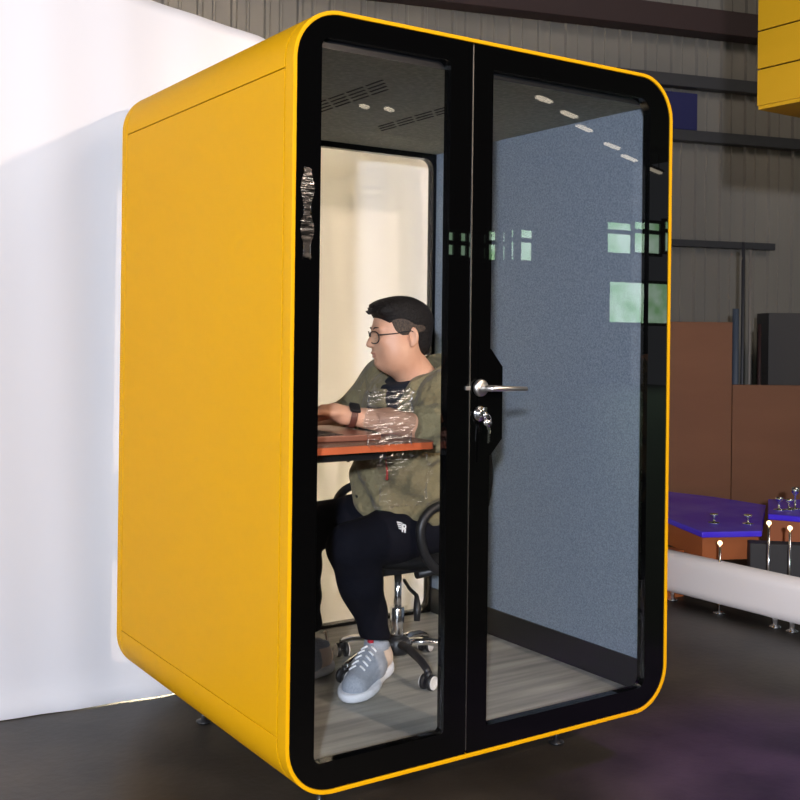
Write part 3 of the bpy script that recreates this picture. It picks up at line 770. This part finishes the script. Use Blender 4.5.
# opening: wedge in front of the throat, neck hole
S.sub(S.cap(I(.740, .575, 1.13), I(.735, .570, 1.26), .066, .074), .012)
for k in range(7):
    t_ = k/6; S.sub(S.cap(I(.690-.055*t_, .535-.020*t_, 1.140-.15*t_), I(.57-.02*t_, .46, 1.135-.15*t_), .040*(1-t_)+.006, .050*(1-t_)+.008), .006)
# rolled cuffs cut
fa = (wrL-elL).normalized(); cutL = np.maximum(-S.half(elL+fa*.060, tuple(fa)), S.cap(elL+fa*.06, elL+fa*.3, .10, .10)); S.sub(cutL, .004)
fb_ = (wrR-elR).normalized(); cutR = np.maximum(-S.half(elR+fb_*.06, tuple(fb_)), S.cap(elR+fb_*.06, elR+fb_*.3, .10, .10)); S.sub(cutR, .004)
# folds
X, Y, Z = S.X, S.Y, S.Z
S.d += (.0085*np.sin(46*Z+34*X+6*np.sin(9*Y+7*X))*np.clip((1.02+DZ-Z)/.12, 0, 1) + (.0085)*np.sin(60*X-52*Z+4*np.sin(20*Y))*np.clip((.50-Y)/.1, 0, 1)).astype(np.float32)
jk = S.obj('jacket', M['jacket'], man, 2)
# collar leaves and lapels
def leaf(name, pts, m, th_=.006):
    bm = bmesh.new(); A = [bm.verts.new(p) for p in pts]; c = sum((Vector(p) for p in pts), Vector())/len(pts)
    n_ = (Vector(pts[1])-Vector(pts[0])).cross(Vector(pts[2])-Vector(pts[0])).normalized()
    B = [bm.verts.new(Vector(p)+n_*th_) for p in pts]; N = len(pts)
    bm.faces.new(A); bm.faces.new(B[::-1])
    for k in range(N): bm.faces.new((A[k], B[k], B[(k+1) % N], A[(k+1) % N]))
    return obj(name, bm, m, man, bevel=.002)
def strip2(name, top, bot, m, th_=.006):
    bm = bmesh.new(); A = [bm.verts.new(p) for p in top]; B = [bm.verts.new(p) for p in bot]
    for k in range(len(top)-1): bm.faces.new((A[k], A[k+1], B[k+1], B[k])).smooth = True
    bmesh.ops.recalc_face_normals(bm, faces=bm.faces); me = bpy.data.meshes.new(name); bm.to_mesh(me); bm.free()
    o = link(name, me, m, man); o.matrix_parent_inverse = Matrix.Translation(-world(man))
    md = o.modifiers.new('s', 'SOLIDIFY'); md.thickness = th_; md.offset = 0
    md = o.modifiers.new('b', 'SUBSURF'); md.levels = 1; md.render_levels = 2
    return o
S = SDF((.56, .36, 1.00+DZ), (1.0, .80, 1.26+DZ), .005)
nb0, nb1 = I(.785, .550, 1.04), I(.768, .545, 1.22)
S.add(S.cap(nb0, nb1, .190, .095), .01); S.sub(S.cap(nb0, nb1, .180, .085), .003)
S.clip(S.half(I(.83, .56, 1.200), (-.50, .03, 1)), .006); S.clip(-S.half(I(.83, .56, 1.122), (-.38, .03, 1)), .008)
S.sub(S.cap(I(.660, .500, 1.02), I(.62, .46, 1.20), .024, .062), .006)
S.obj('collar', M['jacket'], man, 1)
tubeo('jacket_hem_cord', [I(.600, .476, .90), I(.600, .468, .87), I(.603, .466, .84), I(.602, .466, .815)], [.0035, .003, .003, .005], M['redpull'], man)
for p_ in (I(.578, .665, .86), I(.585, .62, .74)): latheo('jacket_button', [(.001, -.004), (.008, -.004), (.008, .004), (.001, .004)], p_, M['blackframe'], man, 'x', 14)
# trousers
hipL, knL, anL = I(.86, .52, .645), I(.470, .500, .605), I(.625, .555, .300)
hipR, knR, anR = I(.86, .70, .640), I(.430, .735, .640), I(.470, .735, .320)
S = SDF((.34, .37, .24+DZ), (1.06, .86, .78+DZ), .0078)
S.add(S.ell(I(.86, .61, .64), (.16, .19, .095)), .04)
limb(S, [hipL, (hipL+knL)/2+Vector((0, 0, .005)), knL+Vector((.02, 0, .004))], [.098, .090, .074], .03)
limb(S, [knL+Vector((.02, 0, 0)), knL*.62+anL*.38+Vector((.012, 0, 0)), anL], [.072, .070, .048], .025)
limb(S, [hipR, (hipR+knR)/2, knR], [.098, .088, .074], .03)
limb(S, [knR, knR*.6+anR*.4, anR], [.070, .062, .046], .025)
S.clip(-S.half(anL+Vector((0, 0, -.012)), (.1, .1, 1)), .004)
X, Y, Z = S.X, S.Y, S.Z
S.d += (.004*np.sin(60*Z+18*X+4*np.sin(14*Y))*np.clip((.50+DZ-Z)/.1, 0, 1)).astype(np.float32)
S.obj('trousers', M['trouser'], man, 2)
# small white print on the thigh (slanted bars and a letter form)
bm = bmesh.new()
e = Matrix.Translation(I(.630, .4165, .668)) @ Matrix.Rotation(-.30, 4, 'X') @ Matrix.Rotation(.30, 4, 'Y')
for k in range(4): 
    z_ = .012-.006*k; box(bm, -.022+.003*k, -.002+.003*k, -.001, .001, z_, z_+.0032, mtx=e)
for a in ((.000, .004, -.014, .012), (.004, .012, .008, .012), (.010, .014, .001, .009), (.004, .012, -.002, .002), (.009, .014, -.014, -.001)):
    box(bm, a[0], a[1], -.001, .001, a[2], a[3], mtx=e)
obj('trouser_print', bm, M['logo'], man)

# sneakers
def sneaker(toe, heel, ankle, label):
    d_ = toe-heel; L = d_.length; fx = d_.normalized(); up = Vector((0, 0, 1)); sx = up.cross(fx).normalized(); ux = fx.cross(sx).normalized()
    q = lambda a, s2, u_: heel + fx*(a*L) + sx*s2 + ux*u_
    rot = [tuple(fx), tuple(sx), tuple(ux)]
    c = (toe+heel)/2
    def grid(): return SDF(c-Vector((.20, .20, .13)), c+Vector((.20, .20, .20)), .0044)
    S = grid()
    S.add(S.cap(q(.14, 0, .044), q(.45, 0, .044), .044, .049), .03); S.add(S.cap(q(.45, 0, .042), q(.84, .004, .030), .050, .043), .03)
    S.add(S.cap(q(.16, 0, .055), q(.20, 0, .100), .038, .042), .02); S.add(S.cap(q(.30, 0, .085), q(.62, 0, .052), .028, .026), .02)
    S.clip(-S.half(q(.5, 0, .018), tuple(ux)), .004)
    S.clip(S.half(q(.25, 0, .115), tuple(ux-.35*fx)), .006)
    def pnt(bm):
        for f_ in bm.faces:
            v = f_.calc_center_median()-heel
            if v.dot(fx)/L < .30 and v.dot(ux) < .085: f_.material_index = 1
    o = S.obj('sneaker', [M['shoe'], M['shoe_cream']], man, 1, pnt); o['label'] = label
    WL[o.name] = WL[man.name]
    S = grid()
    S.add(S.ell(q(.22, 0, .012), (.075, .053, .044), rot), .02); S.add(S.ell(q(.70, .002, .012), (.100, .063, .044), rot), .03); S.add(S.cap(q(.2, 0, .01), q(.8, 0, .008), .042, .044), .02)
    S.clip(S.half(q(.5, 0, .024), tuple(ux)), .004); S.clip(-S.half(q(.5, 0, -.004), tuple(ux)), .004)
    s2 = S.obj('sole', M['sole'], None, 1); s2.parent = o
    from mathutils.bvhtree import BVHTree
    bv = BVHTree.FromPolygons([v.co for v in o.data.vertices], [tuple(p_.vertices) for p_ in o.data.polygons])
    bm = bmesh.new()
    for k in range(5):
        t_ = .40+.08*k; zz = .108-.0125*k
        for sg in (-1, 1):
            pp = []
            for a_, b__ in ((t_, .007), (t_+.01, .014), (t_+.02, .021), (t_+.03, .027)):
                hit_ = bv.ray_cast(q(a_, sg*b__, .2), -ux)[0]
                if hit_ is not None: pp.append(hit_+ux*.002)
            if len(pp) > 1: tube(bm, pp, .0034, 6)
    child('laces', bm, M['lace'], o)
    bm = bmesh.new(); e_ = Matrix.Translation(q(.37, 0, .124))
    for k in range(1): box(bm, -.008, .008, -.008, .008, -.006, .006, mtx=e_)
    child('tongue_tab', bm, M['red'], o, .002)
    bm = bmesh.new(); tube(bm, [q(.06, 0, .05), q(.0, 0, .09), q(.03, 0, .125), q(.08, 0, .12)], [.006, .006, .006, .004], 8, flat=.5)
    child('heel_loop', bm, M['shoe_cream'], o)
sneaker(Vector((.455, .445, FZ+.008)), Vector((.690, .600, FZ+.042)), anL, 'grey mesh sneaker on the near foot')
sneaker(Vector((.330, .70, FZ+.008)), Vector((.560, .76, FZ+.012)), anR, 'grey mesh sneaker on the far foot')
# watch
wc = wrL + (elL-wrL).normalized()*.022
ax = (elL-wrL).normalized(); n1_ = Vector((0, 0, 1)); n2_ = ax.cross(n1_).normalized(); n1_ = n2_.cross(ax)
bm = bmesh.new()
ringp = [wc+n1_*.032*math.cos(a)+n2_*.032*math.sin(a) for a in np.linspace(0, 2*PI, 28, endpoint=False)]
for k in range(28):
    p_, p2 = ringp[k], ringp[(k+1) % 28]
    o1, o2 = (p_-wc).normalized()*.003, (p2-wc).normalized()*.003
    vs = [bm.verts.new(v) for v in (p_-ax*.010, p2-ax*.010, p2+ax*.010, p_+ax*.010, p_+o1-ax*.010, p2+o2-ax*.010, p2+o2+ax*.010, p_+o1+ax*.010)]
    for q_ in ((0, 1, 2, 3), (4, 7, 6, 5), (0, 4, 5, 1), (3, 2, 6, 7)): bm.faces.new([vs[i] for i in q_])
wt = obj('wrist_watch', bm, M['strap'], man)
dn = (n1_*.80+n2_*(.6 if n2_.y < 0 else -.6)).normalized(); dt = ax.cross(dn)
mm = Matrix((( ax.x, dt.x, dn.x, 0), (ax.y, dt.y, dn.y, 0), (ax.z, dt.z, dn.z, 0), (0, 0, 0, 1)))
bm = bmesh.new(); box(bm, -.017, .017, -.019, .019, -.004, .006, mtx=Matrix.Translation(wc+dn*.034) @ mm)
child('watch_case', bm, M['dark'], wt, .004)

# ============================================================ RIGHT BACKGROUND
def dep(px, py, d_): return CAMP + ray(px, py)*(d_/1074.67)
def quadbox(name, A, B, z0, z1, thick, m, parent=None, bevel=.004):
    """upright slab between ground points A and B, thickness away from the camera"""
    A = Vector((A[0], A[1], 0)); B = Vector((B[0], B[1], 0)); n_ = Vector((0, 0, 1)).cross(B-A).normalized()
    if n_.dot(A-CAMP) < 0: n_ = -n_
    bm = bmesh.new(); P = [A, B, B+n_*thick, A+n_*thick]
    lo_ = [bm.verts.new(p+Vector((0, 0, z0))) for p in P]; hi_ = [bm.verts.new(p+Vector((0, 0, z1))) for p in P]
    bm.faces.new(lo_); bm.faces.new(hi_[::-1])
    for k in range(4): bm.faces.new((lo_[k], hi_[k], hi_[(k+1) % 4], lo_[(k+1) % 4]))
    return obj(name, bm, m, parent, bevel=bevel)
# brown boards
tag(quadbox('brown_board', dep(640, 385, 7.0)[:2], dep(732, 385, 7.0)[:2], 0, 1.455, .05, M['brown']), 'taller brown board standing behind the booth\'s right edge', 'board')
tag(quadbox('brown_board', dep(732.6, 385, 7.0)[:2], dep(880, 385, 7.0)[:2], 0, 1.048, .05, M['brown']), 'lower brown board reaching the right edge of the picture', 'board')
# storage behind: grey cabinet and upright poles
a_, b_ = dep(768, 385, 7.45), dep(830, 385, 7.45)
tag(quadbox('grey_cabinet', a_[:2], (b_.x, b_.y), 0, 1.53, .25, M['cabinet']), 'dark grey cabinet rising behind the lower brown board', 'cabinet')
for px, w_, m_, top, wh in ((735, .022, 'bluegrey', 1.55, 'blue grey upright pole just right of the taller brown board'), (742, .012, 'pipe', 2.0, 'tall dark upright pole behind the brown boards'),
                        (749, .010, 'paletan', 1.95, 'pale slim upright pole in the middle of the poles'), (759, .012, 'redsteel', 1.45, 'dark reddish upright pole beside the grey cabinet')):
    v = dep(px, 385, 7.25); tag(tubeo('upright_pole', [(v.x, v.y, 0), (v.x, v.y, top)], w_, M[m_]), wh, 'pole', 'poles behind the brown boards')
# low tables, the violet light on them coloured into their tops
def low_table(name, pts, z, label, legs, drop=None):
    t = thing(name, label, 'table', (pts[0][0], pts[0][1], 0))
    bm = bmesh.new(); poly_prism(bm, pts, z-.03, z, 'z'); obj('tabletop', bm, M['violet'], t, bevel=.006)
    ap = [(p[0], p[1]) for p in pts]; bm = bmesh.new(); cx_ = sum(p[0] for p in ap)/len(ap); cy_ = sum(p[1] for p in ap)/len(ap)
    ins_ = [(cx_+(x-cx_)*.94, cy_+(y-cy_)*.94) for x, y in ap]
    poly_prism(bm, ins_, z-.15, z-.03, 'z'); obj('apron', bm, M['orangew'], t)
    for x, y in legs: tubeo('leg', [(x, y, 0), (x, y, z-.15)], .02, M['chrome'], t)
    return t
def zp(px, py, z):
    d_ = ray(px, py); t = (z-CAMP.z)/d_.z; v = CAMP+d_*t; return (v.x, v.y)
ztb = .37
P1 = [zp(655, 513, ztb), zp(702, 532, ztb), zp(762, 531, ztb), zp(766, 505, ztb), zp(716, 497, ztb), zp(665, 491, ztb)]
low_table('display_table', P1, ztb, 'low table with a glossy violet-lit top in front of the brown boards', [zp(668, 520, ztb), zp(708, 524, ztb), zp(757, 522, ztb), zp(700, 502, ztb)])
zt2 = .42
P2 = [zp(768, 514, zt2), zp(840, 520, zt2), zp(840, 500, zt2), zp(768, 499, zt2)]
low_table('display_table', P2, zt2, 'violet-lit table at the right edge with slim stemmed lamps', [zp(772, 512, zt2), zp(836, 517, zt2), zp(836, 503, zt2), zp(772, 502, zt2)])
# little stemmed things on them
for k, (px, py, z, hh, bulb) in enumerate(((714, 523, ztb, .05, 0), (748, 524, ztb, .05, 0), (779, 510, zt2, .07, 0), (789, 510, zt2, .06, 0), (795, 509, zt2, .12, 0))):
    x, y = zp(px, py, z)
    bm = bmesh.new(); lathe(bm, [(.030, z), (.030, z+.004), (.005, z+.008), (.0045, z+hh*.6), (.018, z+hh*.75), (.022, z+hh), (.001, z+hh)], (x, y, 0), 'z', 16)
    lab = ['small chrome cup on the violet table, left of two', 'small chrome cup on the violet table, right of two', 'small chrome cup on the right violet table, nearest the table corner',
           'small chrome cup beside the tall one on the right violet table', 'tallest chrome cup on the right violet table'][k]
    tag(obj('chrome_cup', bm, M['chrome']), lab, 'cup')
# warm lamps under the tables
for (px, py, wh) in ((720, 543, 'small warm glowing lamp below the left violet table'), (769, 523, 'small warm glowing lamp between the two violet tables'), (790, 528, 'small warm glowing lamp below the right violet table')):
    v = dep(px, py, 5.27); t = thing('small_lamp', wh, 'lamp', tuple(v), 'small warm lamps by the violet tables')
    bm = bmesh.new(); bmesh.ops.create_uvsphere(bm, u_segments=12, v_segments=8, radius=.012, matrix=Matrix.Translation(v)); obj('bulb', bm, M['warmbulb'], t)
    tubeo('stem', [(v.x, v.y, 0), (v.x, v.y, v.z-.01)], .006, M['chrome'], t)
    latheo('base', [(.03, 0), (.03, .008), (.008, .012)], (v.x, v.y, 0), M['chrome'], t)
v = dep(750, 560, 5.38); v2 = dep(845, 560, 5.30)
tag(quadbox('dark_plinth', (v.x, v.y), (v2.x, v2.y), 0, .325, .10, M['cabinet']), 'dark grey plinth below the right violet table', 'plinth')
# white low beam on chrome feet
wbm = thing('white_bench_beam', 'long white beam lying low on chrome feet right of the booth', 'beam', (2.9, 1.2, 0))
A = Vector((2.955, 2.05, 0)); B = Vector((3.01, .25, 0))
dirb = (B-A).normalized(); nb = Vector((0, 0, 1)).cross(dirb)
if nb.dot(A-CAMP) < 0: nb = -nb
bm = bmesh.new()
sec = rr(-.055, .055, .045, .255, [.05]*4, 6)
R0 = [bm.verts.new(A-dirb*.3+nb*x+Vector((0, 0, z))) for x, z in sec]; R1 = [bm.verts.new(B+nb*x+Vector((0, 0, z))) for x, z in sec]
for k in range(len(sec)): bm.faces.new((R0[k], R0[(k+1) % len(sec)], R1[(k+1) % len(sec)], R1[k])).smooth = True
bm.faces.new(R0); bm.faces.new(R1[::-1]); obj('beam', bm, M['white'], wbm)
for t_ in (.30, .36, .70, .75):
    p_ = A.lerp(B, t_); latheo('foot', [(.028, 0), (.028, .008), (.012, .014), (.012, .05)], (p_.x, p_.y, 0), M['chrome'], wbm)
# small orange box by the rim
v = dep(676, 556, 5.62); tag(boxo('orange_box', v.x-.24, v.x+.03, v.y-.03, v.y+.07, 0, v.z+.035, M['orangew'], bevel=.004), 'small orange box tucked behind the booth\'s right rim', 'box')

# hanging second yellow pod
pc = dep(757, 107, 4.5)
pod = thing('booth_shell', 'second yellow booth body hoisted in slings at the upper right corner', 'booth', (pc.x+.6, pc.y-.6, pc.z))
x0, x1, y1_, y0_ = pc.x, pc.x+1.3, pc.y, pc.y-1.25
zc = pc.z; hs_ = [0, .155, .315, .60, 1.1, 1.9]
for k in range(5):
    boxo('side_panel', x0, x1, y0_, y1_, zc+.004+hs_[k], zc+hs_[k+1]-.002, M['yellow2'], pod, bevel=.0015)
boxo('core', x0+.01, x1-.01, y0_+.01, y1_-.01, zc+.006, zc+1.88, M['seam'], pod)
boxo('underside', x0+.004, x1-.004, y0_+.004, y1_-.004, zc-.012, zc+.003, M['yellow3'], pod)
hk = thing('lifting_slings', 'black lifting slings carrying the hoisted yellow booth from the roof', 'slings', (pc.x+.65, pc.y-.62, zc+1.9))
apex = Vector((x0+.65, y0_+.62, zc+3.0))
for sx in (x0+.15, x1-.15):
    for sy_ in (y0_+.15, y1_-.15): tubeo('sling', [(sx, sy_, zc+1.897), apex], .012, M['dark'], hk, 8)
tubeo('chain', [apex, (apex.x, apex.y, 6.36)], .015, M['pipe'], hk, 8)

# ============================================================ LIGHT
wd_ = bpy.data.worlds.new('world'); bpy.context.scene.world = wd_; wd_.use_nodes = True
wd_.node_tree.nodes['Background'].inputs[0].default_value = (.85, .9, 1, 1); wd_.node_tree.nodes['Background'].inputs[1].default_value = .3
def area(name, loc, target, size, power, col, spread=None, sy_=None):
    l = bpy.data.lights.new(name, 'AREA'); l.energy = power; l.color = col; l.size = size
    if sy_: l.shape = 'RECTANGLE'; l.size_y = sy_
    if spread: l.spread = spread
    o = bpy.data.objects.new(name, l); C.objects.link(o); o.location = loc
    o.rotation_euler = (Vector(target)-Vector(loc)).to_track_quat('-Z', 'Y').to_euler(); return o
def spot(name, loc, target, power, col, ang, blend=.3, rad=.1):
    l = bpy.data.lights.new(name, 'SPOT'); l.energy = power; l.color = col; l.spot_size = math.radians(ang); l.spot_blend = blend; l.shadow_soft_size = rad
    o = bpy.data.objects.new(name, l); C.objects.link(o); o.location = loc
    o.rotation_euler = (Vector(target)-Vector(loc)).to_track_quat('-Z', 'Y').to_euler(); return o
spot('studio_lamp_cool', (-2.9, -4.3, 1.98), (.35, .4, 1.2), 1560, (.80, .86, 1.0), 58, .5, .09)
spot('studio_lamp_warm', (1.30, -4.7, 2.85), (.2, 1.2, 1.6), 620, (1.0, .76, .60), 52, .5, .05)
area('added_side_fill', (-4.2, .2, 2.4), (0, .9, 1.1), 1.6, 75, (.95, .96, 1.0))  # unseen area fill, added on the booth's left side
area('added_sheet_backlight', (1.02, 2.6, 1.25), (1.02, 1.45, 1.25), 1.1, 120, (1.0, .84, .56), spread=1.2, sy_=2.2)  # unseen light added behind the translucent sheet to brighten it warmly
spot('violet_lamp', (2.5, -1.3, 2.8), (1.75, -.55, 0), 520, (.36, .08, 1.0), 34, .7, .15)
area('added_hall_fill', (3.5, -3.5, 6.0), (4.0, 1.5, 1.0), 3.0, 220, (1.0, .90, .80))  # unseen overhead fill added to lift the far wall and floor

sc = bpy.context.scene
sc.view_settings.view_transform = 'Standard'; sc.view_settings.look = 'None'; sc.view_settings.gamma = 1; sc.view_settings.exposure = 0
sc.cycles.transparent_max_bounces = 24 if hasattr(sc, 'cycles') else 8
